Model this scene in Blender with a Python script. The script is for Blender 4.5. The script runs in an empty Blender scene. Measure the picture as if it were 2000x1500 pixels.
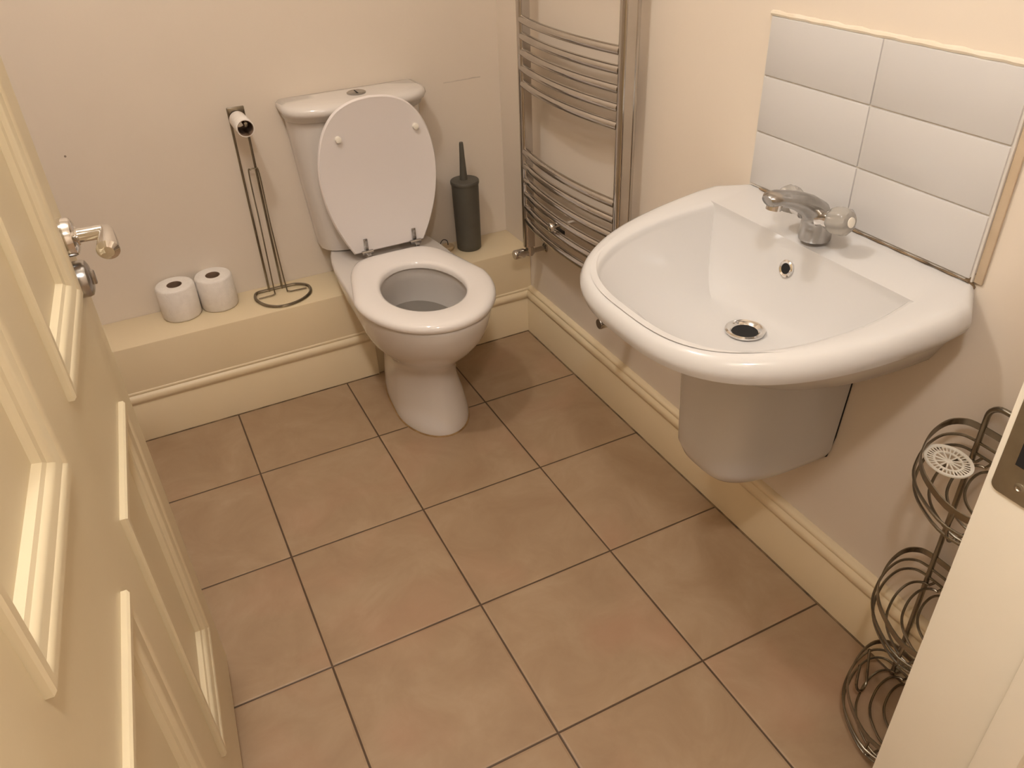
import bpy, bmesh, math, random
from math import sin, cos, pi, radians, sqrt
from mathutils import Vector as V, Matrix

C = bpy.context.scene
COL = C.collection

# ------------------------------------------------------------------ camera
YAW, PITCH, ROLL, F = 0.4415, 0.5972, 0.0449, 1555.0
CAM = V((-1.0572, -2.0867, 1.3733))
fw = V((sin(YAW) * cos(PITCH), cos(YAW) * cos(PITCH), -sin(PITCH)))
r0 = V((cos(YAW), -sin(YAW), 0)); d0 = fw.cross(r0)
rr = r0 * cos(ROLL) + d0 * sin(ROLL)
dd = d0 * cos(ROLL) - r0 * sin(ROLL)
cd = bpy.data.cameras.new('camera'); co = bpy.data.objects.new('camera', cd); COL.objects.link(co)
M = Matrix((rr, -dd, -fw)).transposed().to_4x4(); M.translation = CAM
co.matrix_world = M
cd.sensor_fit = 'HORIZONTAL'; cd.sensor_width = 36.0; cd.lens = F / 2000 * 36.0
cd.clip_start = 0.02; cd.clip_end = 50
C.camera = co

# ------------------------------------------------------------------ light and exposure
C.view_settings.view_transform = 'Standard'; C.view_settings.look = 'None'
C.view_settings.gamma = 1.0; C.view_settings.use_curve_mapping = False
C.view_settings.exposure = 0.0
w = bpy.data.worlds.new('world'); C.world = w; w.use_nodes = True
bg = w.node_tree.nodes['Background']; bg.inputs[0].default_value = (1.0, 0.93, 0.85, 1); bg.inputs[1].default_value = 0.05

def point(name, loc, power, col, rad):
    l = bpy.data.lights.new(name, 'POINT'); l.energy = power; l.color = col; l.shadow_soft_size = rad
    o = bpy.data.objects.new(name, l); o.location = loc; COL.objects.link(o); return o

LC = (1.0, 0.985, 0.97)
point('ceiling_lamp_light', (-1.02, -0.92, 2.27), 21.5, LC, 0.045)
point('hall_lamp_light', (-1.00, -2.08, 2.09), 33.0, LC, 0.06)

# ------------------------------------------------------------------ materials
def mat(name, col, rough=0.5, metal=0.0, coat=0.0, spec=0.5):
    m = bpy.data.materials.new(name); m.use_nodes = True
    b = m.node_tree.nodes['Principled BSDF']
    b.inputs['Base Color'].default_value = (*col, 1); b.inputs['Roughness'].default_value = rough
    b.inputs['Metallic'].default_value = metal; b.inputs['Coat Weight'].default_value = coat
    b.inputs['Specular IOR Level'].default_value = spec
    return m, m.node_tree, b

def noisy(name, c1, c2, scale, rough=0.5, bump=0.0, bscale=60, detail=4, metal=0.0, coat=0.0, stretch=None):
    m, t, b = mat(name, c1, rough, metal, coat)
    tc = t.nodes.new('ShaderNodeTexCoord'); n = t.nodes.new('ShaderNodeTexNoise')
    n.inputs['Scale'].default_value = scale; n.inputs['Detail'].default_value = detail
    src = tc.outputs['Object']
    if stretch:
        mp = t.nodes.new('ShaderNodeMapping'); mp.inputs['Scale'].default_value = stretch
        t.links.new(src, mp.inputs[0]); src = mp.outputs[0]
    t.links.new(src, n.inputs['Vector'])
    r = t.nodes.new('ShaderNodeValToRGB'); r.color_ramp.elements[0].position = .3; r.color_ramp.elements[1].position = .7
    r.color_ramp.elements[0].color = (*c1, 1); r.color_ramp.elements[1].color = (*c2, 1)
    t.links.new(n.outputs['Fac'], r.inputs[0]); t.links.new(r.outputs[0], b.inputs['Base Color'])
    if bump:
        n2 = t.nodes.new('ShaderNodeTexNoise'); n2.inputs['Scale'].default_value = bscale; n2.inputs['Detail'].default_value = 3
        t.links.new(tc.outputs['Object'], n2.inputs['Vector'])
        bp = t.nodes.new('ShaderNodeBump'); bp.inputs['Strength'].default_value = bump; bp.inputs['Distance'].default_value = .002
        t.links.new(n2.outputs['Fac'], bp.inputs['Height']); t.links.new(bp.outputs[0], b.inputs['Normal'])
    return m, t, b

WALL = noisy('wall_paint', (.74, .64, .53), (.76, .66, .55), 3, .55, .25, 45)[0]
TRIM = noisy('gloss_cream', (.76, .62, .405), (.78, .64, .43), 5, .38, .12, 40)[0]
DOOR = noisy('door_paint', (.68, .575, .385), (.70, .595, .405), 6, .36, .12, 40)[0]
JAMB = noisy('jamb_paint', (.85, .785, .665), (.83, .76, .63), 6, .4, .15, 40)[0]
CEIL = mat('ceiling_paint', (.83, .77, .68), .7)[0]
CERAM = noisy('ceramic', (.63, .605, .585), (.64, .615, .595), 4, .09, 0)[0]
TOILM = noisy('toilet_ceramic', (.70, .645, .595), (.71, .655, .605), 4, .09, 0)[0]
SEATM = noisy('seat_plastic', (.83, .775, .735), (.84, .785, .745), 4, .10, 0)[0]
LIDM = noisy('lid_plastic', (.80, .735, .705), (.81, .745, .715), 4, .3, 0)[0]
TILEW = noisy('white_tile', (.60, .575, .555), (.61, .585, .565), 4, .22, .1, 14)[0]
GROUTW = noisy('white_grout', (.64, .59, .53), (.70, .655, .595), 30, .8)[0]
CAULK = noisy('cream_caulk', (.76, .68, .56), (.72, .61, .47), 25, .6, .4, 60)[0]
EDGESH = noisy('edge_shade', (.52, .395, .265), (.58, .45, .315), 18, .6, .3, 50)[0]  # brown tone holds the shade beside the splashback edge
STAIN = noisy('stained_sealant', (.20, .10, .035), (.42, .27, .12), 30, .6)[0]
DARKSEAL = noisy('dark_gap_sealant', (.05, .03, .015), (.30, .20, .11), 22, .7)[0]
CHROME = noisy('chrome', (.80, .78, .76), (.76, .74, .72), 20, .09, metal=1.0)[0]
CHROMET = noisy('worn_chrome', (.47, .455, .44), (.38, .365, .35), 40, .24, metal=1.0)[0]
RADM = noisy('radiator_chrome', (.56, .53, .50), (.52, .49, .46), 20, .10, metal=1.0)[0]
WIRE = noisy('steel_wire', (.33, .295, .235), (.24, .21, .165), 25, .26, metal=1.0)[0]
STRIKE = noisy('satin_steel', (.42, .39, .33), (.34, .31, .26), 30, .38, metal=1.0)[0]
BLACK = mat('black_void', (.006, .005, .005), .8)[0]
GREY = noisy('grey_plastic', (.092, .082, .064), (.104, .093, .073), 30, .5)[0]
PAPER = noisy('tissue_paper', (.80, .735, .67), (.86, .795, .73), 60, .95, .6, 260)[0]
CARD = noisy('cardboard', (.26, .17, .11), (.20, .125, .08), 40, .9)[0]
PLAST = noisy('white_plastic', (.84, .78, .68), (.82, .76, .66), 30, .4)[0]
BEIGE = noisy('beige_plastic', (.62, .46, .28), (.55, .40, .23), 30, .5)[0]
RUBBER = mat('dark_rubber', (.03, .025, .02), .5)[0]
mm, tt, bb = mat('clear_acrylic', (.60, .56, .51), .14); bb.inputs['Transmission Weight'].default_value = .5; bb.inputs['IOR'].default_value = 1.45
ACRYL = mm
mm, tt, bb = mat('water', (.75, .72, .68), .03); bb.inputs['Transmission Weight'].default_value = .9; bb.inputs['IOR'].default_value = 1.33
WATER = mm

# wall marks on the back wall: a faint scuff line and a small dark spot
def math_node(t, op, a, b=None, c=None):
    n = t.nodes.new('ShaderNodeMath'); n.operation = op
    for i, v in enumerate((a, b, c)):
        if v is None: continue
        if isinstance(v, (int, float)): n.inputs[i].default_value = v
        else: t.links.new(v, n.inputs[i])
    return n.outputs[0]

WALLB, t, b = noisy('wall_paint_marked', (.74, .64, .53), (.76, .66, .55), 3, .55, .25, 45)
tc = t.nodes.new('ShaderNodeTexCoord'); sx = t.nodes.new('ShaderNodeSeparateXYZ'); t.links.new(tc.outputs['Object'], sx.inputs[0])
nz = t.nodes.new('ShaderNodeTexNoise'); nz.inputs['Scale'].default_value = 30; t.links.new(tc.outputs['Object'], nz.inputs['Vector'])
X, Z = sx.outputs[0], sx.outputs[2]
dx = math_node(t, 'SUBTRACT', X, -1.191); dz = math_node(t, 'SUBTRACT', Z, .766)
d2 = math_node(t, 'ADD', math_node(t, 'MULTIPLY', dx, dx), math_node(t, 'MULTIPLY', dz, dz))
spot = math_node(t, 'LESS_THAN', d2, .0000075)
zz = math_node(t, 'ABSOLUTE', math_node(t, 'SUBTRACT', math_node(t, 'SUBTRACT', Z, .798), math_node(t, 'MULTIPLY', math_node(t, 'SUBTRACT', nz.outputs['Fac'], .5), .006)))
ln = math_node(t, 'LESS_THAN', zz, .0016)
rng = math_node(t, 'MULTIPLY', math_node(t, 'GREATER_THAN', X, -.165), math_node(t, 'LESS_THAN', X, -.045))
ln = math_node(t, 'MULTIPLY', math_node(t, 'MULTIPLY', ln, rng), math_node(t, 'MULTIPLY', nz.outputs['Fac'], .5))
fac = math_node(t, 'MAXIMUM', math_node(t, 'MULTIPLY', spot, .8), ln)
mx = t.nodes.new('ShaderNodeMix'); mx.data_type = 'RGBA'
old = b.inputs['Base Color'].links[0].from_socket
t.links.new(fac, mx.inputs[0]); t.links.new(old, mx.inputs[6]); mx.inputs[7].default_value = (.13, .075, .04, 1)
t.links.new(mx.outputs[2], b.inputs['Base Color'])

# floor tiles
FLOOR, t, b = mat('floor_tile', (.4, .28, .19), .42)
tc = t.nodes.new('ShaderNodeTexCoord'); sx = t.nodes.new('ShaderNodeSeparateXYZ'); t.links.new(tc.outputs['Object'], sx.inputs[0])
GX, GY, TX, TY = -0.3061, -0.3067, 0.333, 0.3427
def linedist(sock, off, per):
    u = math_node(t, 'DIVIDE', math_node(t, 'SUBTRACT', sock, off), per)
    return math_node(t, 'MULTIPLY', math_node(t, 'PINGPONG', u, 0.5), per), math_node(t, 'FLOOR', u)
lx, ix = linedist(sx.outputs[0], GX, TX); ly, iy = linedist(sx.outputs[1], GY, TY)
dmin = math_node(t, 'MINIMUM', lx, ly)
nw = t.nodes.new('ShaderNodeTexNoise'); nw.inputs['Scale'].default_value = 9; t.links.new(tc.outputs['Object'], nw.inputs['Vector'])
wid = math_node(t, 'MULTIPLY_ADD', nw.outputs['Fac'], .0014, .0014)
grout = math_node(t, 'LESS_THAN', dmin, wid)
cmb = t.nodes.new('ShaderNodeCombineXYZ'); t.links.new(ix, cmb.inputs[0]); t.links.new(iy, cmb.inputs[1])
wn = t.nodes.new('ShaderNodeTexWhiteNoise'); wn.noise_dimensions = '2D'; t.links.new(cmb.outputs[0], wn.inputs['Vector'])
add = t.nodes.new('ShaderNodeVectorMath'); add.operation = 'MULTIPLY_ADD'
t.links.new(wn.outputs['Color'], add.inputs[0]); add.inputs[1].default_value = (7, 7, 7); t.links.new(tc.outputs['Object'], add.inputs[2])
n1 = t.nodes.new('ShaderNodeTexNoise'); n1.inputs['Scale'].default_value = 7; n1.inputs['Detail'].default_value = 7; n1.inputs['Roughness'].default_value = .65; n1.inputs['Distortion'].default_value = .6
t.links.new(add.outputs[0], n1.inputs['Vector'])
rp = t.nodes.new('ShaderNodeValToRGB'); e = rp.color_ramp.elements
e[0].position = .28; e[0].color = (.325, .21, .123, 1); e[1].position = .72; e[1].color = (.42, .297, .187, 1)
k = e.new(.5); k.color = (.37, .25, .15, 1)
t.links.new(n1.outputs['Fac'], rp.inputs[0])
n3 = t.nodes.new('ShaderNodeTexNoise'); n3.inputs['Scale'].default_value = 4.2; n3.inputs['Detail'].default_value = 2; t.links.new(add.outputs[0], n3.inputs['Vector'])
r3 = t.nodes.new('ShaderNodeValToRGB'); r3.color_ramp.elements[0].position = .56; r3.color_ramp.elements[1].position = .75
r3.color_ramp.elements[0].color = (0, 0, 0, 1); r3.color_ramp.elements[1].color = (.35, .35, .35, 1); t.links.new(n3.outputs['Fac'], r3.inputs[0])
m1 = t.nodes.new('ShaderNodeMix'); m1.data_type = 'RGBA'; t.links.new(r3.outputs[0], m1.inputs[0]); t.links.new(rp.outputs[0], m1.inputs[6]); m1.inputs[7].default_value = (.43, .225, .14, 1)
m2 = t.nodes.new('ShaderNodeMix'); m2.data_type = 'RGBA'; t.links.new(grout, m2.inputs[0]); t.links.new(m1.outputs[2], m2.inputs[6]); m2.inputs[7].default_value = (.085, .048, .024, 1)
t.links.new(m2.outputs[2], b.inputs['Base Color'])
sm = t.nodes.new('ShaderNodeMapRange'); sm.inputs['From Min'].default_value = 0; sm.inputs['From Max'].default_value = .006; t.links.new(dmin, sm.inputs[0])
bp = t.nodes.new('ShaderNodeBump'); bp.inputs['Strength'].default_value = .6; bp.inputs['Distance'].default_value = .002
hsum = math_node(t, 'MULTIPLY_ADD', n1.outputs['Fac'], .12, sm.outputs[0])
t.links.new(hsum, bp.inputs['Height']); t.links.new(bp.outputs[0], b.inputs['Normal'])

# ------------------------------------------------------------------ mesh helpers
def worldloc(o):
    p = V((0, 0, 0))
    while o is not None:
        p += o.location; o = o.parent
    return p

def obj(name, bm, m, parent=None, loc=None, smooth=True, ang=38):
    """link bm (in world coordinates) as ONE mesh object"""
    off = worldloc(parent) if parent else (V(loc) if loc else V((0, 0, 0)))
    bmesh.ops.recalc_face_normals(bm, faces=bm.faces)
    if off.length: bmesh.ops.translate(bm, verts=bm.verts, vec=-off)
    me = bpy.data.meshes.new(name); bm.to_mesh(me); bm.free()
    for mm_ in (m if isinstance(m, list) else [m]): me.materials.append(mm_)
    if smooth:
        for p in me.polygons: p.use_smooth = True
        me.set_sharp_from_angle(angle=radians(ang))
    o = bpy.data.objects.new(name, me); COL.objects.link(o)
    if parent: o.parent = parent
    elif loc: o.location = loc
    return o

def thing(name, label, cat, loc, group=None):
    o = bpy.data.objects.new(name, None); o.empty_display_size = .05; COL.objects.link(o); o.location = loc
    return tag(o, label, cat, group)

def tag(o, label, cat, group=None):
    o['label'] = label; o['category'] = cat
    if group: o['group'] = group
    return o

def struct(o, label=None):
    o['kind'] = 'structure'
    if label: o['label'] = label
    return o

def B(): return bmesh.new()

def box(bm, x0, x1, y0, y1, z0, z1, bev=0.0, seg=2, mtx=None):
    t_ = bmesh.new(); bmesh.ops.create_cube(t_, size=1)
    for v in t_.verts: v.co = V(((x0 + x1) / 2 + v.co.x * (x1 - x0), (y0 + y1) / 2 + v.co.y * (y1 - y0), (z0 + z1) / 2 + v.co.z * (z1 - z0)))
    if bev: bmesh.ops.bevel(t_, geom=t_.edges[:], offset=bev, segments=seg, profile=.5, affect='EDGES')
    merge(bm, t_, mtx)

def merge(bm, t_, mtx=None):
    if mtx is not None: t_.transform(mtx)
    me = bpy.data.meshes.new('tmp'); t_.to_mesh(me); t_.free(); bm.from_mesh(me); bpy.data.meshes.remove(me)

def loft(bm, rings, closed=True, cap0=True, cap1=True):
    vr = [[bm.verts.new(p) for p in r] for r in rings]
    n = len(vr[0])
    for a, b_ in zip(vr, vr[1:]):
        for i in range(n if closed else n - 1):
            j = (i + 1) % n
            bm.faces.new((a[i], a[j], b_[j], b_[i]))
    if cap0: bm.faces.new(vr[0])
    if cap1: bm.faces.new(vr[-1])
    return vr

def tube(bm, pts, r, n=10, closed=False, flat=None):
    """round (or flat=(w,h) rectangular, h along z) bar swept along pts"""
    pts = [V(p) for p in pts]; L = len(pts); rings = []
    up = None
    for i in range(L):
        if closed: tg = pts[(i + 1) % L] - pts[i - 1]
        else: tg = pts[min(i + 1, L - 1)] - pts[max(i - 1, 0)]
        tg.normalize()
        if up is None:
            a = V((0, 0, 1)) if abs(tg.z) < .9 else V((0, 1, 0))
        else: a = up
        s = tg.cross(a).normalized(); up = s.cross(tg).normalized()
        rad = r[i] if isinstance(r, (list, tuple)) else r
        if flat:
            ww, hh = flat
            rings.append([pts[i] + s * (sx_ * ww / 2) + up * (sz_ * hh / 2) for sx_, sz_ in ((-1, -1), (1, -1), (1, 1), (-1, 1))])
        else:
            rings.append([pts[i] + s * (rad * cos(2 * pi * k / n)) + up * (rad * sin(2 * pi * k / n)) for k in range(n)])
    if closed: rings.append(rings[0])
    loft(bm, rings, True, not closed, not closed)
    if closed: bmesh.ops.remove_doubles(bm, verts=bm.verts, dist=1e-6)

def smoothpath(pts, per=8, closed=False):
    """Catmull-Rom"""
    pts = [V(p) for p in pts]; out = []; L = len(pts)
    for i in range(L if closed else L - 1):
        if closed: p0, p1, p2, p3 = pts[i - 1], pts[i], pts[(i + 1) % L], pts[(i + 2) % L]
        else: p0, p1, p2, p3 = pts[max(i - 1, 0)], pts[i], pts[i + 1], pts[min(i + 2, L - 1)]
        for k in range(per):
            u = k / per
            out.append(.5 * ((2 * p1) + (p2 - p0) * u + (2 * p0 - 5 * p1 + 4 * p2 - p3) * u * u + (3 * p1 - p0 - 3 * p2 + p3) * u ** 3))
    if not closed: out.append(pts[-1])
    return out

def lathe(bm, prof, base, axis=(0, 0, 1), n=32, cap0=True, cap1=True, sq=(1, 1), ref=None):
    a = V(axis).normalized(); rx = V(ref) if ref else (V((1, 0, 0)) if abs(a.x) < .9 else V((0, 1, 0)))
    s = (rx - a * rx.dot(a)).normalized(); u = a.cross(s); base = V(base)
    rings = [[base + a * z + (s * (cos(2 * pi * k / n) * sq[0]) + u * (sin(2 * pi * k / n) * sq[1])) * r for k in range(n)] for r, z in prof]
    loft(bm, rings, True, cap0, cap1)

def prism(bm, poly, p0, p1, a1, a2):
    """extrude polygon (list of (u,v)) in plane a1,a2 from point p0 to p1"""
    a1, a2, p0, p1 = V(a1), V(a2), V(p0), V(p1)
    loft(bm, [[p + a1 * u + a2 * v for u, v in poly] for p in (p0, p1)])

# ------------------------------------------------------------------ room shell
XR, YB, XL, YF, ZC = 0.018, 0.18, -1.33, -1.79, 2.40     # right wall, back wall, left wall, front wall, ceiling
LEDGE = 0.298

bm = B(); box(bm, XL - .1, XR + .1, -3.6, YB + .1, -.06, 0)
struct(obj('floor', bm, FLOOR, smooth=False), 'beige mottled square floor tiles with dark grout lines')
bm = B(); box(bm, XL - .1, XR + .1, YB, YB + .1, 0, ZC)
struct(obj('wall_back', bm, WALLB, smooth=False))
bm = B(); box(bm, XR, XR + .1, -3.6, YB, 0, ZC)
struct(obj('wall_right', bm, WALL, smooth=False))
bm = B(); box(bm, XL - .1, XL, -3.6, YB, 0, ZC)
struct(obj('wall_left', bm, WALL, smooth=False))
bm = B(); box(bm, XL - .1, XR + .1, -3.7, -3.6, 0, ZC)
struct(obj('wall_hall', bm, WALL, smooth=False))
bm = B(); box(bm, XL - .1, XR + .1, -3.7, YB + .1, ZC, ZC + .08)
struct(obj('ceiling', bm, CEIL, smooth=False))
# front wall with the doorway the camera looks through
JX, HX = -0.461, -1.235
bm = B()
box(bm, JX + .03, XR, YF - .115, YF - .004, 0, ZC)
box(bm, XL, HX - .03, YF - .115, YF - .004, 0, ZC)
box(bm, HX - .03, JX + .03, YF - .115, YF - .004, 2.03, ZC)
struct(obj('wall_front', bm, WALL, smooth=False))

# boxed-in pipe ledge along the back wall
bm = B(); box(bm, XL, XR, 0.004, YB, 0.0, LEDGE, .004)
struct(obj('trim_1', bm, TRIM), 'cream painted boxed ledge along the back wall')

# skirting: (out from wall, height)
SK = [(0, 0), (.018, 0), (.018, .118), (.0165, .121), (.0165, .124), (.020, .128), (.0225, .134), (.0225, .141), (.020, .147), (.0165, .150),
      (.0150, .152), (.0165, .155), (.0155, .160), (.011, .164), (.004, .1655), (0, .1655)]
bm = B()
prism(bm, [(u - .018 , v) for u, v in SK], (XL, 0, 0), (-.532, 0, 0), (0, -1, 0), (0, 0, 1))
prism(bm, [(u - .018 , v) for u, v in SK], (-.395, 0, 0), (0.0225, 0, 0), (0, -1, 0), (0, 0, 1))
struct(obj('baseboard_back', bm, TRIM, ang=50))
bm = B()
prism(bm, [(u - .018, v) for u, v in SK], (0, .0225, 0), (0, YF - .004, 0), (-1, 0, 0), (0, 0, 1))
struct(obj('baseboard_right', bm, TRIM, ang=50))
# dark line where the skirting meets the tiles
bm = B(); box(bm, -.0035, 0.001, YF, -.001, 0, .0022); box(bm, XL, -.535, -.003, .001, 0, .0022); box(bm, -.38, .001, -.003, .001, 0, .0022)
struct(obj('trim_2', bm, DARKSEAL, smooth=False), 'dark gap line between skirting and floor tiles')

# ------------------------------------------------------------------ door lining with strike plate
bm = B()
box(bm, JX, JX + .03, YF - .128, YF, 0, 2.03, .0025)
box(bm, JX - .013, JX + .001, YF - .128, YF - .092, 0, 2.03, .003)
box(bm, HX - .03, HX, YF - .128, YF, 0, 2.03, .0025)
box(bm, HX - .03, JX + .03, YF - .128, YF, 2.0, 2.03, .0025)
jamb = struct(obj('trim_3', bm, JAMB), 'cream painted door lining at the right edge')
zs0 = .892
bm = B()
# plate outline with rounded corners (y, z), facing -x
def rrect(y0, y1, z0, z1, r, n=5):
    out = []
    for cy_, cz_, a0 in ((y1 - r, z1 - r, 0), (y0 + r, z1 - r, 90), (y0 + r, z0 + r, 180), (y1 - r, z0 + r, 270)):
        for k_ in range(n + 1):
            a = radians(a0 + 90 * k_ / n); out.append((cy_ + r * cos(a), cz_ + r * sin(a)))
    return out
pl = rrect(YF - .045, YF - .007, zs0, zs0 + .13, .007)
loft(bm, [[V((JX - .0002, y, z)) for y, z in pl], [V((JX - .0018, y, z)) for y, z in pl]])
sp = obj('strike_plate', bm, STRIKE, jamb); sp['label'] = 'satin steel strike plate'
bm = B(); box(bm, JX - .0022, JX - .0016, YF - .038, YF - .020, zs0 + .034, zs0 + .062); box(bm, JX - .0022, JX - .0016, YF - .038, YF - .020, zs0 + .078, zs0 + .105)
obj('latch_hole', bm, BLACK, sp, smooth=False)
bm = B(); lathe(bm, [(.0045, 0), (.0045, .0006), (.0025, .0012), (.0018, .0004), (0.0006, .0004)], (JX - .0018, YF - .030, zs0 + .015), (-1, 0, 0), 16)
obj('screw', bm, STRIKE, sp)

# ------------------------------------------------------------------ open door (leaf seen almost edge on)
DU = V((.069, 1, 0)).normalized()                     # from hinge to free edge
DN = V((DU.y, -DU.x, 0))                              # out of the visible face
DE = V((-1.1585, -.885, 0))                           # foot of the free edge on the visible face
DW, DH, DT = .865, 1.985, .038
DM = Matrix((DU, DN, V((0, 0, 1)))).transposed().to_4x4(); DM.translation = DE   # local: x = along door (0 at free edge, negative to hinge), y = outwards, z up
panels = []
for (u0, u1) in ((-.365, -.106), (-.754, -.492)):
    for (z0, z1) in ((.234, .724), (.904, 1.50), (1.62, 1.86)):
        panels.append((u0, u1, z0, z1))
bm = B()
# slab built from stiles, rails and sunk panel fields
us = sorted({-DW, 0.0} | {p[0] for p in panels} | {p[1] for p in panels})
zs = sorted({.026, DH} | {p[2] for p in panels} | {p[3] for p in panels})
def inpanel(u, z): return any(p[0] < u < p[1] and p[2] < z < p[3] for p in panels)
for i in range(len(us) - 1):
    for j in range(len(zs) - 1):
        um, zm = (us[i] + us[i + 1]) / 2, (zs[j] + zs[j + 1]) / 2
        box(bm, us[i], us[i + 1], -DT, -.012 if inpanel(um, zm) else 0, zs[j], zs[j + 1])
bmesh.ops.remove_doubles(bm, verts=bm.verts, dist=1e-5)
bm.transform(DM)
door = struct(obj('door_1', bm, DOOR, loc=DE, smooth=False), 'open cream panelled door at the left edge')
MP = [(-.004, 0.0), (-.004, .006), (-.0015, .0085), (.006, .0088), (.0105, .0072), (.0125, .0055), (.020, .0035), (.024, .0008), (.026, -.0025), (.031, -.0045), (.034, -.012), (.0, -.012)]
for (u0, u1, z0, z1) in panels:
    bm = B()
    cs = [(u0, z0, 1, 1), (u1, z0, -1, 1), (u1, z1, -1, -1), (u0, z1, 1, -1)]
    rings = [[V((cu + su * a, h, cz + sz * a)) for a, h in MP] for cu, cz, su, sz in cs]
    rings.append(rings[0]); loft(bm, rings, True, False, False)
    bmesh.ops.remove_doubles(bm, verts=bm.verts, dist=1e-6); bm.transform(DM)
    obj('panel_moulding', bm, DOOR, door, ang=25)
# lever handle on its round rose, thumb-turn escutcheon below
zh = .962; uh = -.052
bm = B(); lathe(bm, [(.026, 0), (.026, .010), (.0245, .0145), (.019, .017), (.013, .018), (.012, .020)], DM @ V((uh, 0, zh)), DN, 36)
hd = obj('door_handle', bm, CHROME, door); hd['label'] = 'chrome lever handle'
bm = B(); lathe(bm, [(.0095, .012), (.0095, .050)], DM @ V((uh, 0, zh)), DN, 20)
tube(bm, [DM @ V((uh + .010, .053, zh + .001)), DM @ V((uh - .002, .0545, zh)), DM @ V((uh - .018, .0555, zh - .001)), DM @ V((uh - .038, .0555, zh - .003)), DM @ V((uh - .054, .055, zh - .006)), DM @ V((uh - .059, .0545, zh - .007))], [.006, .009, .0105, .013, .0145, .008], 20)
obj('lever', bm, CHROME, hd)
bm = B(); lathe(bm, [(.0255, 0), (.0255, .010), (.024, .0145), (.019, .017), (.008, .018)], DM @ V((uh - .002, 0, zh - .060)), DN, 36)
es = obj('escutcheon', bm, CHROMET, door); es['label'] = 'chrome round escutcheon'
bm = B(); box(bm, uh - .005, uh + .001, .014, .023, zh - .071, zh - .049, .0025, mtx=DM)
obj('thumb_turn', bm, CHROMET, es)

# ------------------------------------------------------------------ toilet
TX0, TYC = -.456, -.285
toilet = thing('toilet', 'white close-coupled toilet with its lid up against the cistern', 'toilet', (TX0, TYC, 0))
def planring(z, yf, hw, yb, hwb, yc=None, p=4.0, n=28, xc=TX0, pf=2.0):
    """egg front half-ellipse, boxy back; z constant"""
    if yc is None: yc = yf + hw * 1.32
    pts = []
    for k_ in range(n + 1):
        a = pi * k_ / n                                   # left -> front -> right
        c_, s_ = cos(a), sin(a)
        pts.append(V((xc - hw * math.copysign(abs(c_) ** (2 / pf), c_), yc - (yc - yf) * abs(s_) ** (2 / pf), z)))
    m_ = 20
    for k_ in range(1, m_):
        a = pi * k_ / m_                                   # right -> back -> left
        c_, s_ = cos(a), sin(a)
        fy = abs(s_) ** (2 / p); fx = abs(c_) ** (2 / p)
        h = hw + (hwb - hw) * fy
        pts.append(V((xc + math.copysign(fx, c_) * h, yc + (yb - yc) * fy, z)))
    return pts
bm = B()
R_ = [planring(0.0, -.404, .101, -.022, .085, yc=-.24), planring(.012, -.405, .102, -.022, .085, yc=-.24), planring(.03, -.401, .100, -.022, .085, yc=-.24),
      planring(.08, -.386, .093, -.022, .08, yc=-.23), planring(.13, -.366, .084, -.022, .075, yc=-.22), planring(.165, -.366, .084, -.02, .075, yc=-.22),
      planring(.190, -.374, .089, -.014, .08, yc=-.22), planring(.215, -.393, .104, -.004, .09, yc=-.22), planring(.245, -.425, .128, -.004, .105, yc=-.23),
      planring(.275, -.458, .148, -.004, .12, yc=-.245), planring(.306, -.485, .160, .02, .145, yc=-.255), planring(.335, -.502, .168, .12, .155, yc=-.26),
      planring(.362, -.511, .173, .172, .160, yc=-.265), planring(.384, -.515, .1755, .174, .163, yc=-.27), planring(.393, -.513, .174, .174, .163, yc=-.27),
      planring(.398, -.506, .168, .172, .158, yc=-.27),
      # inner rim and bowl
      planring(.398, -.452, .124, -.135, .112, yc=-.30, p=2.2), planring(.390, -.447, .119, -.138, .112, yc=-.30, p=2.2), planring(.365, -.447, .119, -.135, .112, yc=-.30, p=2.2),
      planring(.35, -.452, .122, -.130, .112, yc=-.30, p=2.2), planring(.30, -.425, .112, -.122, .10, yc=-.29, p=2.2), planring(.25, -.39, .092, -.115, .085, yc=-.27, p=2.2),
      planring(.20, -.34, .065, -.115, .06, yc=-.25, p=2.2), planring(.18, -.30, .04, -.14, .04, yc=-.22, p=2.2)]
loft(bm, R_)
obj('pan', bm, TOILM, toilet, ang=60)
bm = B(); wr = planring(.291, -.419, .1095, -.1195, .099, yc=-.288, p=2.2); loft(bm, [wr, [V((p.x, p.y, .289)) for p in wr]])
obj('water', bm, WATER, toilet)
bm = B(); a_ = planring(0.0, -.4075, .1045, -.025, .088, yc=-.24); b_ = planring(.0035, -.4065, .1035, -.025, .087, yc=-.24); loft(bm, [a_, b_])
o = obj('base_sealant', bm, STAIN, toilet); o['label'] = 'brown stained sealant'
bm = B(); lathe(bm, [(.0042, 0), (.003, .001)], (-.5315, -.300, .045), (-.86, -.5, 0), 10, sq=(.55, 1.6), ref=(.5, -.86, 0))
o = obj('chip', bm, STAIN, toilet); o['label'] = 'small brown chip mark'
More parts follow.
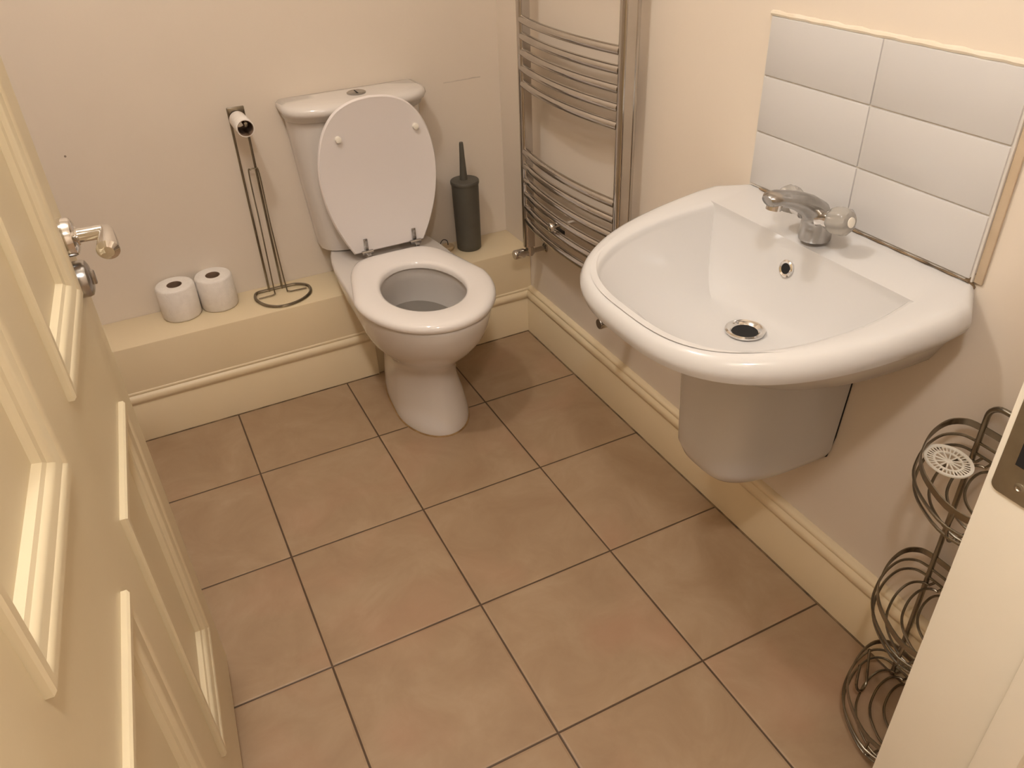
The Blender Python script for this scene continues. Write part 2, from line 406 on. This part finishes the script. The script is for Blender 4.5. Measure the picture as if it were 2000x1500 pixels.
# cistern
def dplan(z, hw, yf, yb, hwb, bul, n=24, xc=TX0, rc=.03):
    """tank plan: straight back, bowed front"""
    pts = []
    for k_ in range(n + 1):
        u = -1 + 2 * k_ / n
        e_ = 1 - abs(u) ** 5                      # corner rounding
        x = xc + hw * math.copysign(1 - (1 - abs(u)) ** 1.15, u) if u else xc
        pts.append(V((x, yf + bul * u * u + rc * (abs(u) ** 9), z)))
    for k_ in range(9):
        u = 1 - 2 * k_ / 8
        pts.append(V((xc + hwb * u, yb, z)))
    return pts
bm = B()
loft(bm, [dplan(.398, .150, .066, .172, .150, .035), dplan(.402, .157, .060, .174, .157, .035), dplan(.43, .162, .054, .176, .160, .038), dplan(.60, .176, .044, .176, .174, .042), dplan(.785, .188, .042, .176, .186, .042)])
obj('cistern', bm, TOILM, toilet, ang=45)
bm = B()
loft(bm, [dplan(.778, .190, .040, .178, .190, .042), dplan(.781, .191, .033, .178, .191, .042), dplan(.792, .193, .029, .178, .193, .042), dplan(.797, .197, .021, .178, .197, .042), dplan(.806, .201, .017, .178, .200, .042), dplan(.816, .200, .020, .178, .199, .042),
          dplan(.822, .195, .028, .178, .193, .042), dplan(.825, .184, .040, .176, .182, .036), dplan(.828, .10, .07, .15, .10, .010)])
obj('cistern_lid', bm, TOILM, toilet, ang=60)
bm = B(); lathe(bm, [(.026, .826), (.026, .831), (.023, .8325), (.0205, .8315)], (TX0 + .005, .098, 0), n=32)
fb = obj('flush_button', bm, CHROMET, toilet); fb['label'] = 'chrome round dual flush button'
bm = B(); box(bm, TX0 + .005 - .0008, TX0 + .005 + .0008, .079, .117, .8318, .8325); obj('button_split', bm, BLACK, fb, smooth=False)
# seat ring
def seatring(z, off, hole=False):
    if hole: return planring(z, -.434 + off, .108 - off, -.146 - off, .104 - off, yc=-.30, p=2.1)
    return planring(z, -.521 + off, .185 - off, -.040 - off, .128 - off, yc=-.285, p=5.5)
def seat_mesh(bm):
    prof = [(.400, .012, 0), (.398, .004, 0), (.403, 0, 0), (.411, .0, 0), (.417, .003, 0), (.421, .009, 0), (.4235, .018, 0), (.4245, .032, 0),
            (.4235, -.012, 1), (.420, -.004, 1), (.414, .0, 1), (.404, .0, 1), (.400, -.006, 1)]
    rings = [seatring(z, o_, bool(h_)) for z, o_, h_ in prof]
    rings.append(rings[0]); loft(bm, rings, True, False, False); bmesh.ops.remove_doubles(bm, verts=bm.verts, dist=1e-6)
bm = B(); seat_mesh(bm)
seat = obj('seat', bm, SEATM, toilet, ang=50)
# lid standing up: local outline (x, length)
LT = Matrix.Translation(V((TX0 + .007, -.020, .418))) @ Matrix.Rotation(radians(-1.0), 4, 'X') @ Matrix.Diagonal((1, 1, .978, 1))
def lidring(y, off):
    base = [(0.105, 0.004), (.128, .05), (.150, .11), (.163, .17), (.1675, .225), (.163, .28), (.149, .335), (.125, .38), (.092, .412), (.048, .43), (0, .4355)]
    pts = smoothpath([V((x_, 0, z_)) for x_, z_ in base], 4)
    right = pts; left = [V((-p.x, 0, p.z)) for p in reversed(pts[:-1])]
    full = right + left
    n_ = len(full); out = []
    cen = V((0, 0, .22))
    for p in full:
        d_ = p - cen; out.append(LT @ V((cen.x + d_.x * (1 - off / .165), y, cen.z + d_.z * (1 - off / .215))))
    return out
bm = B()
loft(bm, [lidring(0.001, .007), lidring(-.0, .004), lidring(.003, .0005), lidring(.008, 0), lidring(.013, .002), lidring(.016, .008)])
lid = obj('seat_lid', bm, LIDM, toilet, ang=50)
for sx_ in (-.1, .116):
    bm = B(); lathe(bm, [(.0085, -.002), (.0085, .005), (.0075, .009), (.004, .010)], LT @ V((sx_, 0, .337)), (LT.to_3x3() @ V((0, -1, 0))), 16)
    obj('bumper', bm, PLAST, lid)
for sx_ in (-.071, .074):
    bm = B()
    hx = TX0 + .008 + sx_
    box(bm, hx - .006, hx + .006, -.0245, -.020, .428, .464, .0015)              # plate on the lid
    lathe(bm, [(.004, 0), (.004, .002)], (hx, -.0245, .456), (0, -1, 0), 10)
    lathe(bm, [(.0065, -.016), (.0065, .016)], (hx, -.030, .426), (1, 0, 0), 14)  # pin barrel
    lathe(bm, [(.011, .3985), (.011, .404), (.006, .406), (.006, .424)], (hx + .006, -.030, 0), n=14)
    box(bm, hx - .006, hx + .006, -.050, -.030, .4225, .4265, .001)
    h_ = obj('hinge', bm, CHROMET, toilet); h_['label'] = 'chrome seat hinge'

# ------------------------------------------------------------------ toilet rolls on the ledge
def make_roll(loc, label, sq=(1, 1), rot=0):
    r = thing('toilet_roll', label, 'toilet roll', loc, 'spare toilet rolls on the ledge')
    x_, y_, z_ = loc; bm = B(); ref = (cos(rot), sin(rot), 0)
    lathe(bm, [(.0205, .094), (.046, .0965), (.050, .0945), (.0525, .090), (.0535, .05), (.053, .006), (.050, .001), (.0205, .0005)], loc, n=40, sq=sq, ref=ref, cap0=False, cap1=False)
    obj('paper', bm, PAPER, r, ang=60)
    bm = B(); lathe(bm, [(.0205, .001), (.0205, .0945), (.0195, .0945), (.0195, .02), (.0002, .02)], loc, n=28, sq=sq, ref=ref, cap0=False, cap1=True)
    c_ = obj('cardboard_core', bm, CARD, r); c_['label'] = 'brown cardboard tube'
    return r
make_roll((-1.036, .125, LEDGE), 'white spare toilet roll nearer the door, left one of the pair on the ledge', (1.0, 1.0), .4)
make_roll((-.931, .131, LEDGE), 'white spare toilet roll nearer the wire stand, right one of the pair on the ledge', (.97, 1.03), .2)

# ------------------------------------------------------------------ free-standing wire toilet roll holder with an empty tube
hold = thing('toilet_roll_holder', 'tall dark wire toilet roll stand beside the toilet', 'toilet roll holder', (-.765, .10, LEDGE))
zb = LEDGE + .004
bm = B()
ring = smoothpath([(-.825, .136, zb), (-.79, .141, zb), (-.745, .141, zb), (-.705, .136, zb), (-.678, .108, zb), (-.684, .062, zb), (-.722, .027, zb), (-.775, .018, zb), (-.815, .045, zb), (-.834, .095, zb)], 8, True)
tube(bm, ring, .0046, 8, True)
obj('base_ring', bm, WIRE, hold)
for xs in (-.787, -.749):
    bm = B(); tube(bm, smoothpath([(xs, .141, zb), (xs, .139, zb + .02), (xs, .137, .6), (xs + .001, .135, .822)], 6), .0034, 8); obj('post', bm, WIRE, hold)
bm = B()
tube(bm, smoothpath([(-.826, .10, zb), (-.80, .10, zb), (-.779, .102, zb + .002), (-.777, .11, zb + .02), (-.772, .125, .5), (-.771, .128, .652), (-.764, .130, .666), (-.752, .130, .666), (-.744, .128, .652), (-.744, .125, .5), (-.742, .108, zb + .02), (-.738, .10, zb + .002), (-.715, .098, zb), (-.686, .096, zb)], 6), .0019, 8)
obj('spare_roll_loop', bm, WIRE, hold)
bm = B()
box(bm, -.790, -.745, .132, .138, .800, .832, .002)
obj('top_plate', bm, WIRE, hold)
bm = B(); tube(bm, smoothpath([(-.767, .134, .817), (-.767, .11, .817), (-.768, .02, .8145), (-.768, .005, .816), (-.768, -.001, .822)], 5), .0042, 8); obj('arm', bm, WIRE, hold)
core = thing('empty_roll_tube', 'empty toilet roll tube hanging on the arm of the wire stand', 'cardboard tube', (-.768, .066, .80))
bm = B(); lathe(bm, [(.0215, -.052), (.0222, -.051), (.0225, 0), (.0222, .051), (.0215, .052), (.0198, .052), (.0198, -.052)], (-.768, .072, .803), (0, -1, .03), 28, cap0=False, cap1=False)
bmesh.ops.remove_doubles(bm, verts=bm.verts, dist=1e-5); obj('paper_wrap', bm, PAPER, core)
bm = B(); lathe(bm, [(.0197, -.051), (.0197, .0515), (.0185, .0515), (.0185, -.051)], (-.768, .072, .803), (0, -1, .03), 28, cap0=False, cap1=False)
o = obj('inner_tube', bm, CARD, core); o['label'] = 'brown cardboard inside'

# ------------------------------------------------------------------ toilet brush and small round cap
bx, by = -.148, .112
br = thing('toilet_brush', 'grey toilet brush in its tapered round holder on the ledge', 'toilet brush', (bx, by, LEDGE))
bm = B(); lathe(bm, [(.036, 0), (.0385, .003), (.039, .02), (.042, .214)], (bx, by, LEDGE), n=40); obj('holder', bm, GREY, br, ang=50)
bm = B(); lathe(bm, [(.0435, .213), (.0445, .216), (.0445, .222), (.043, .2245), (.012, .2275)], (bx, by, LEDGE), n=40); obj('holder_lid', bm, GREY, br)
bm = B(); lathe(bm, [(.0125, .225), (.0105, .25), (.0078, .30), (.0065, .335), (.0055, .341)], (bx - .003, by - .001, LEDGE), n=20); obj('handle', bm, GREY, br)
cap = thing('round_cap', 'small beige round cap with a dark wire loop beside the grey brush', 'cap', (-.213, .137, LEDGE))
bm = B(); lathe(bm, [(.020, 0), (.0215, .003), (.0215, .009), (.019, .012), (.006, .013)], (-.213, .137, LEDGE + .0005), n=28); obj('disc', bm, BEIGE, cap)
bm = B(); tube(bm, smoothpath([(-.236, .13, LEDGE + .003), (-.238, .135, LEDGE + .022), (-.226, .138, LEDGE + .034), (-.213, .137, LEDGE + .028), (-.211, .137, LEDGE + .012)], 6), .0014, 6); obj('wire_loop', bm, RUBBER, cap)

# ------------------------------------------------------------------ towel radiator
XW = -.038
rad = thing('towel_radiator', 'chrome ladder towel radiator with bowed bars on the right wall', 'towel radiator', (XW, -.31, .35))
YL, YRr = -.098, -.580
def upright(yc, nm='upright'):
    bm = B()
    prof = []
    hw, dp = .0135, .030
    for k_ in range(13):
        a = pi * k_ / 12
        prof.append((-.010 - .009 * sin(a), -hw * cos(a)))       # bowed front towards the room
    prof += [(.012, hw), (.012, -hw)]
    loft(bm, [[V((XW + px_, yc + py_, z_)) for px_, py_ in prof] for z_ in (.36, 1.42)])
    obj(nm, bm, RADM, rad, ang=30)
upright(YL); upright(YRr)
bars = [.446 + .0411 * k_ for k_ in range(6)] + [.836 + .0400 * k_ for k_ in range(5)] + [1.19 + .04 * k_ for k_ in range(5)]
for z_ in bars:
    bm = B(); pts = []
    for k_ in range(25):
        u = k_ / 24; pts.append((XW - .009 - .021 * (1 - (2 * u - 1) ** 2), YL - .010 + (YRr - YL + .020) * u, z_))
    tube(bm, pts, .0105, 12); obj('bar', bm, RADM, rad)
bm = B(); tube(bm, [(XW + .024, YRr + .004, .36), (XW + .024, YRr + .004, 1.42)], .0085, 14); o = obj('pipe', bm, RADM, rad); o['label'] = 'round chrome pipe behind the near upright'
for (y_, z_) in ((-.318, .509),):
    bm = B()
    lathe(bm, [(.0125, 0), (.0125, .004), (.010, .0075), (.004, .0085)], (XW - .043, y_, z_), (-1, 0, 0), 20)
    tube(bm, [(XR - .001, y_, z_), (XW - .043, y_, z_)], .006, 10)
    b_ = obj('wall_bracket', bm, CHROME, rad); b_['label'] = 'wall bracket with round chrome cap'
    bm = B(); box(bm, XW - .022, XW - .012, y_ - .018, y_ + .018, z_ - .026, z_ - .012, .002); obj('clamp', bm, RUBBER, b_)
for y_ in (YL, YRr):
    bm = B()
    lathe(bm, [(.0125, -.028), (.0125, 0), (.010, .002)], (XW, y_, .358), n=16)
    lathe(bm, [(.011, -.012), (.011, .018), (.0135, .019), (.0145, .022), (.0145, .05), (.013, .053)], (XW, y_, .340), (-1, 0, 0), 18)
    tube(bm, [(XW, y_, .34), (XR - .001, y_, .34)], .0075, 12)
    lathe(bm, [(.016, 0), (.016, .004), (.009, .009)], (XR - .001, y_, .34), (-1, 0, 0), 16)
    v_ = obj('valve', bm, RADM, rad); v_['label'] = 'small chrome angle valve'

# ------------------------------------------------------------------ splashback tiles
XS = .007
SY0, SY1, SZ0, SZ1 = -.950, -1.434, .812, 1.110
sb = thing('splashback', 'white rectangular tile splashback above the wash basin', 'splashback', (XR, -1.19, .81))
bm = B(); box(bm, XS + .003, XR, SY1 - .003, SY0 + .003, SZ0 - .004, SZ1 + .003, .001); obj('grout_bed', bm, GROUTW, sb, smooth=False)
bm = B()
tw = (SY0 - SY1) / 2; th = (SZ1 - SZ0) / 3
for i in range(2):
    for j in range(3):
        y0 = SY0 - tw * i; z0 = SZ0 + th * j
        box(bm, XS, XR - .001, y0 - tw + .0009, y0 - .0009, z0 + .0012, z0 + th - .0012, .0018, 2)
obj('tiles', bm, TILEW, sb, ang=25)
bm = B()
pts = [V((XS + .005, SY0 + .004 - (SY0 - SY1 + .008) * k_ / 30, SZ1 + .003 + .0005 * sin(k_ * 1.7))) for k_ in range(31)]
tube(bm, pts, [.0048 + .0008 * sin(k_ * 2.3) for k_ in range(31)], 8)
bm2 = B(); box(bm2, XR - .005, XR - .0002, SY1 - .017, SY1 - .003, SZ0 - .004, SZ1 + .004, .002)  # added strip: tile edge and its cast shadow as brown colour
o = obj('side_shade_strip', bm2, EDGESH, sb); o['label'] = 'added brownish strip for the near tile edge and its shadow'
o = obj('caulk_edge', bm, CAULK, sb); o['label'] = 'rough cream caulk along the top edge'

# ------------------------------------------------------------------ wash basin
BY = -1.190; BXW = XR
basin = thing('wash_basin', 'white D-shaped wash basin mounted on the right wall', 'wash basin', (BXW, BY, .60))
NF, NB = 56, 24
def outline(hw, d, z, wallk=.157, p=2.82, dz=0.0, xw=BXW):
    pts = []
    for k_ in range(NF + 1):
        a = -pi / 2 + pi * k_ / NF
        c_, s_ = cos(a), sin(a)
        fx = abs(c_) ** (2 / p); fy = math.copysign(abs(s_) ** (2 / p), s_)
        kk = 1 - wallk * max(0, 1 - fx / .17) ** 2
        pts.append(V((xw - d * fx, BY + hw * fy * kk, z + dz * fx)))
    y1, y0 = pts[-1].y, pts[0].y
    for k_ in range(1, NB):
        u = k_ / NB; pts.append(V((xw, y1 + (y0 - y1) * u, z)))
    return pts
DXI = -.089; DRC = V((-.182, BY, 0)); BYI = BY
def inner(hw, d, z, s=1.0, p=2.95):
    pts = []
    for k_ in range(NF + 1):
        a = -pi / 2 + pi * k_ / NF
        c_, s_ = cos(a), sin(a)
        fx = abs(c_) ** (2 / p); fy = math.copysign(abs(s_) ** (2 / p), s_)
        kk = 1 - .045 * max(0, 1 - fx / .32) ** 2
        wide = 1 + (s ** -.55 - 1) * max(0, 1 - fx) ** 2
        x_ = DRC.x + (DXI - d * fx - DRC.x) * s
        pts.append(V((x_, BYI + hw * fy * kk * s * wide, z + DZ * s * (XR - x_) / DPO)))
    y1, y0 = pts[-1].y, pts[0].y; xb, zb_ = pts[-1].x, pts[-1].z
    for k_ in range(1, NB):
        u = k_ / NB; pts.append(V((xb + .006 * sin(pi * u) * (1 - s) * 4 * s, y1 + (y0 - y1) * u, zb_)))
    return pts
DZ = -.040                                             # the front rim sits a little lower than the tap deck
ZT = .807
HWO, DPO = .300, .468
bm = B()
rings = [outline(.11, .235, .600, 0), outline(.140, .255, .606, 0), outline(.175, .285, .622, 0.0), outline(.213, .325, .652, .0), outline(.238, .37, .695, .02),
         outline(.255, .41, .725, .04), outline(.272, .44, .746, .09, dz=DZ * .4), outline(HWO - .012, DPO - .012, .760, .13, dz=DZ * .8), outline(HWO - .004, DPO - .004, .767, dz=DZ), outline(HWO - .0005, DPO - .0005, .777, dz=DZ), outline(HWO, DPO, .786, dz=DZ),
         outline(HWO - .004, DPO - .004, ZT - .011, dz=DZ), outline(HWO - .009, DPO - .010, ZT - .004, dz=DZ), outline(HWO - .016, DPO - .018, ZT - .0005, dz=DZ), outline(HWO - .024, DPO - .026, ZT, dz=DZ)]
IH, ID = .2343, .3373
rings += [inner(IH + .010, ID + .010, ZT - .0006), inner(IH + .006, ID + .006, ZT - .0028), inner(IH + .002, ID + .002, ZT - .0040), inner(IH - .002, ID - .002, ZT - .0075), inner(IH - .004, ID - .004, ZT - .014)]
D_ = .150
def zbowl(s): return ZT - .014 - (D_ - .014) * (1 - ((s - .10) / .90) ** 2.3)
for s in (.985, .96, .92, .86, .79, .71, .62, .53, .44, .35, .26, .19, .13):
    rings.append(inner(IH - .004, ID - .004, zbowl(s), s))
loft(bm, rings, True, True, True)
bowl = obj('bowl', bm, CERAM, basin, ang=42)
n_ = NF + NB                                           # crease where the back panel meets the bowl
first = len(rings) - 13
for e_ in bowl.data.edges:
    a_, b_ = sorted(e_.vertices)
    if b_ - a_ == n_ and a_ // n_ >= first - 1 and b_ // n_ <= len(rings) - 3 and a_ % n_ in (0, NF): e_.use_edge_sharp = True
zd = ZT - D_ + .0005
bm = B(); lathe(bm, [(.034, 0), (.0345, .0035), (.031, .005), (.026, .0035), (.0215, -.002), (.0225, -.002), (.022, -.016)], (DRC.x, BY, zd), n=36, cap0=False, cap1=False)
wst = obj('waste', bm, CHROME, basin); wst['label'] = 'chrome plughole rim'
bm = B(); lathe(bm, [(.0222, -.0008), (.0005, -.001)], (DRC.x, BY, zd), n=28, cap0=False, cap1=True); obj('plughole', bm, BLACK, wst, smooth=False)
so = .895
def backx(s): return DRC.x + (DXI - DRC.x) * s + .006 * (1 - s) * 4 * s
dxo, dzo = backx(so + .01) - backx(so - .01), zbowl(so + .01) - zbowl(so - .01)
on = V((-dzo, 0, dxo)).normalized(); op = V((backx(so), BYI + .010, zbowl(so) + DZ * so * (XR - backx(so)) / DPO)) + on * .0012
bm = B(); lathe(bm, [(.0150, 0), (.0150, .003), (.0125, .0045), (.0095, .003), (.0092, -.004)], op, on, 28, cap0=False, cap1=False)
ov = obj('overflow_ring', bm, CHROME, basin); ov['label'] = 'chrome overflow ring'
bm = B(); lathe(bm, [(.0098, .0018), (.0004, .0016)], op, on, 24, cap0=False); obj('overflow_hole', bm, BLACK, ov, smooth=False)
# stained sealant where basin meets tiles
bm = B()
pts = [V((XS - .0005, SY0 - .03 - (SY0 - SY1 - .03) * k_ / 30, ZT + .0025)) for k_ in range(31)]
tube(bm, pts, [.0016 + .0007 * sin(k_ * 2.1) for k_ in range(31)], 6)
o = obj('back_sealant', bm, DARKSEAL, basin); o['label'] = 'dark stained sealant line'
bm = B(); tube(bm, [(XR - .003, SY1 - .002, .823), (XR - .006, SY1 + .004, .81), (XR - .003, SY1 - .004, .80), (XR - .002, SY1 - .001, .785)], [.002, .005, .004, .002], 8)
o = obj('corner_sealant', bm, DARKSEAL, basin)

# half pedestal under the basin
ped = thing('basin_pedestal', 'white semi pedestal cover under the wash basin', 'pedestal', (XR, BY, .30))
bm = B()
PY, PZ0 = -1.150, .291
def pdim(z):
    u = (z - PZ0) / (.62 - PZ0); k_ = .077 * (1 - min(1, max(0, z - PZ0) / .077)) ** 2
    return .130 - .019 * (1 - u) - k_, .250 - .009 * (1 - u) - k_
def pring(z, p=3.3):
    hw, d = pdim(z); pts = []
    for k_ in range(41):
        a = -pi / 2 + pi * k_ / 40; c_, s_ = cos(a), sin(a)
        pts.append(V((XR - .004 - d * abs(c_) ** (2 / p), PY + hw * math.copysign(abs(s_) ** (2 / p), s_), z)))
    return pts
loft(bm, [pring(z_) for z_ in (.291, .293, .297, .303, .312, .325, .342, .365, .40, .45, .50, .55, .599)])
obj('cover', bm, CERAM, ped, ang=60)
bm = B(); tube(bm, [(XR - .002, PY - pdim(z_)[0] + .001, z_) for z_ in (.595, .55, .46, .40, .345, .312)], .0022, 6)
o = obj('edge_gap', bm, BLACK, ped); o['label'] = 'dark gap against the wall'

# ------------------------------------------------------------------ mixer tap
TB = V((-.066, -1.198, ZT))
tap = thing('mixer_tap', 'chrome basin mixer tap with clear acrylic knobs', 'tap', TB)
bm = B()
def oval(c_, n_, ru, rv, u_=V((0, 1, 0)), N=24):
    n_ = V(n_).normalized(); u_ = (u_ - n_ * u_.dot(n_)).normalized(); v_ = n_.cross(u_)
    return [V(c_) + u_ * (ru * cos(2 * pi * k_ / N)) + v_ * (rv * sin(2 * pi * k_ / N)) for k_ in range(N)]
sec = [((0, 0), (0, 0, 1), .026, .026), ((0, .003), (0, 0, 1), .0265, .0265), ((0, .022), (-.05, 0, 1), .0265, .025), ((-.002, .036), (-.35, 0, 1), .027, .023), ((-.010, .050), (-.75, 0, .8), .027, .021),
       ((-.026, .062), (-1, 0, .45), .0245, .0185), ((-.050, .075), (-1, 0, .36), .021, .0155), ((-.075, .084), (-1, 0, .3), .0185, .0135), ((-.098, .090), (-1, 0, .12), .0175, .0125), ((-.112, .0905), (-1, 0, -.1), .0165, .012), ((-.117, .089), (-1, 0, -.3), .012, .009)]
loft(bm, [oval(TB + V((x_, 0, z_)), n_, a, b) for (x_, z_), n_, a, b in sec])
body = obj('tap_body', bm, CHROMET, tap, ang=60)
bm = B(); lathe(bm, [(.0125, 0), (.0125, .012), (.010, .0125)], TB + V((-.100, 0, .084)), (-.15, 0, -1), 20); obj('aerator', bm, CHROME, tap)
for sgn in (-1, 1):
    ax = V((.12, sgn, .20)).normalized(); k0 = TB + V((-.016, sgn * .016, .044))
    bm = B(); lathe(bm, [(.013, 0), (.0125, .012), (.0145, .016), (.0145, .024), (.011, .026)], k0, ax, 22)
    st = obj('knob_stem', bm, CHROME, tap)
    # fluted clear knob
    bm = B(); rings = []
    s_ = ax.cross(V((0, 0, 1))).normalized(); u_ = s_.cross(ax)
    for rad_, zz_ in ((.014, .022), (.0185, .025), (.0215, .033), (.0225, .043), (.021, .052), (.0165, .058), (.009, .060)):
        rings.append([k0 + ax * zz_ + (s_ * cos(2 * pi * k_ / 48) + u_ * sin(2 * pi * k_ / 48)) * (rad_ * (1 + (.045 * cos(8 * 2 * pi * k_ / 48) if zz_ < .057 else 0))) for k_ in range(48)])
    loft(bm, rings); kn = obj('knob', bm, ACRYL, tap); kn['label'] = 'clear acrylic knob'
    bm = B(); lathe(bm, [(.0085, .0585), (.0085, .0612), (.006, .062)], k0, ax, 18); obj('knob_cap', bm, PLAST, kn)
    bm = B(); lathe(bm, [(.0088, .026), (.0088, .055)], k0, ax, 14); obj('knob_core', bm, CHROMET, kn)

# ------------------------------------------------------------------ wire caddy by the right wall
CX, CYc = -.004, -1.638
cad = thing('wire_caddy', 'three-tier chrome wire caddy standing by the right wall behind the door lining', 'caddy', (CX, CYc, 0))
HCP = [(0, .106), (-.006, .127), (-.030, .139), (-.069, .134), (-.108, .118), (-.143, .095), (-.171, .058), (-.190, 0)]
def hoop(z, rx=.192, ry=.140, dx=0.0, n=36, back=True):
    """D loop with rounded corners: bowed front, straight back along the wall"""
    cp = HCP + [(x_, -y_) for x_, y_ in reversed(HCP[:-1])]
    f = smoothpath([V((CX + x_ / .190 * rx, CYc + y_ / .139 * ry, z)) for x_, y_ in cp], 4)
    if not back: return f
    m_ = 6; h_ = .106 / .139 * ry
    return f + [V((CX, CYc - h_ + 2 * h_ * k_ / m_, z)) for k_ in range(1, m_)]
bm = B()
yA, yB = CYc + .104, CYc - .104; zt = .652; rc = .022
pts = [V((CX + .0, yA, .004)), V((CX, yA, zt - rc))] + [V((CX, yA - rc + rc * cos(a), zt - rc + rc * sin(a))) for a in [pi / 12 * k_ for k_ in range(1, 7)]]
pts += [V((CX, yB + rc - rc * sin(a), zt - rc + rc * cos(a))) for a in [pi / 12 * k_ for k_ in range(0, 7)]] + [V((CX, yB, .004))]
tube(bm, pts, .0046, 10)
obj('back_frame', bm, WIRE, cad)
for zr in (.606, .325, .075):
    bm = B(); tube(bm, hoop(zr), .001, closed=True, flat=(.0022, .011))
    bk = obj('basket', bm, WIRE, cad)
    bm = B(); tube(bm, hoop(zr - .026, .196, .142), .0024, 8, True); obj('basket_wire', bm, WIRE, bk)
    bm = B(); tube(bm, hoop(zr - .046, .190, .138), .0024, 8, True); obj('basket_wire', bm, WIRE, bk)
    for s_ in (.86, .71, .56, .41, .26):
        bm = B(); zf = zr - .060
        f = hoop(zf, .186 * s_ + .006, .134 * s_, 0, 28, False)
        f[0].z = f[-1].z = zr - .046; f[1].z = f[-2].z = zr - .052
        tube(bm, f, .0023, 8); obj('basket_floor_wire', bm, WIRE, bk)
    bm = B(); tube(bm, smoothpath([(CX, CYc, zr - .048), (CX - .02, CYc, zr - .0635), (CX - .16, CYc, zr - .0635), (CX - .186, CYc, zr - .05), (CX - .194, CYc, zr - .026), (CX - .191, CYc, zr - .002)], 6), .0024, 8); obj('basket_rib', bm, WIRE, bk)
bm = B(); tube(bm, smoothpath([(-.055, -1.506, .078), (-.068, -1.522, .045), (-.078, -1.534, .022), (-.098, -1.540, .020), (-.110, -1.536, .040), (-.096, -1.522, .076)], 5), .0026, 8)
obj('hook', bm, WIRE, cad)

# white sink strainer in the top basket
SC = V((-.066, -1.535, .5655))
strn = thing('sink_strainer', 'small white round plastic strainer lying in the top wire basket', 'strainer', SC)
bm = B()
TM = Matrix.Translation(SC) @ Matrix.Rotation(radians(7), 4, 'X') @ Matrix.Rotation(radians(3), 4, 'Y') @ Matrix.Scale(1.05, 4)
def disc_ring(r, z, n=64): return [TM @ V((r * cos(2 * pi * k_ / n), r * sin(2 * pi * k_ / n), z)) for k_ in range(n)]
loft(bm, [disc_ring(.0345, .001), disc_ring(.035, .0025), disc_ring(.0345, .004), disc_ring(.0300, .003), disc_ring(.0298, .0012), disc_ring(.0345, .001)], True, False, False)
loft(bm, [disc_ring(.0215, .0005), disc_ring(.0215, .0025), disc_ring(.0185, .0025), disc_ring(.0185, .0005), disc_ring(.0215, .0005)], True, False, False)
loft(bm, [disc_ring(.0185, .0006), disc_ring(.0185, .0022), disc_ring(.0185, .0022)], True, True, False) if False else None
lathe(bm, [(.0055, .0004), (.0055, .0028), (.003, .0034)], SC, n=20)
for k_ in range(32):
    a = 2 * pi * k_ / 32
    tube(bm, [TM @ V((.0205 * cos(a), .0205 * sin(a), .0016)), TM @ V((.0310 * cos(a), .0310 * sin(a), .0022))], .0011, 6)
for k_ in range(12):
    a = 2 * pi * k_ / 12
    tube(bm, [TM @ V((.004 * cos(a), .004 * sin(a), .0016)), TM @ V((.0195 * cos(a), .0195 * sin(a), .0016))], .0013, 6)
obj('grating', bm, PLAST, strn)
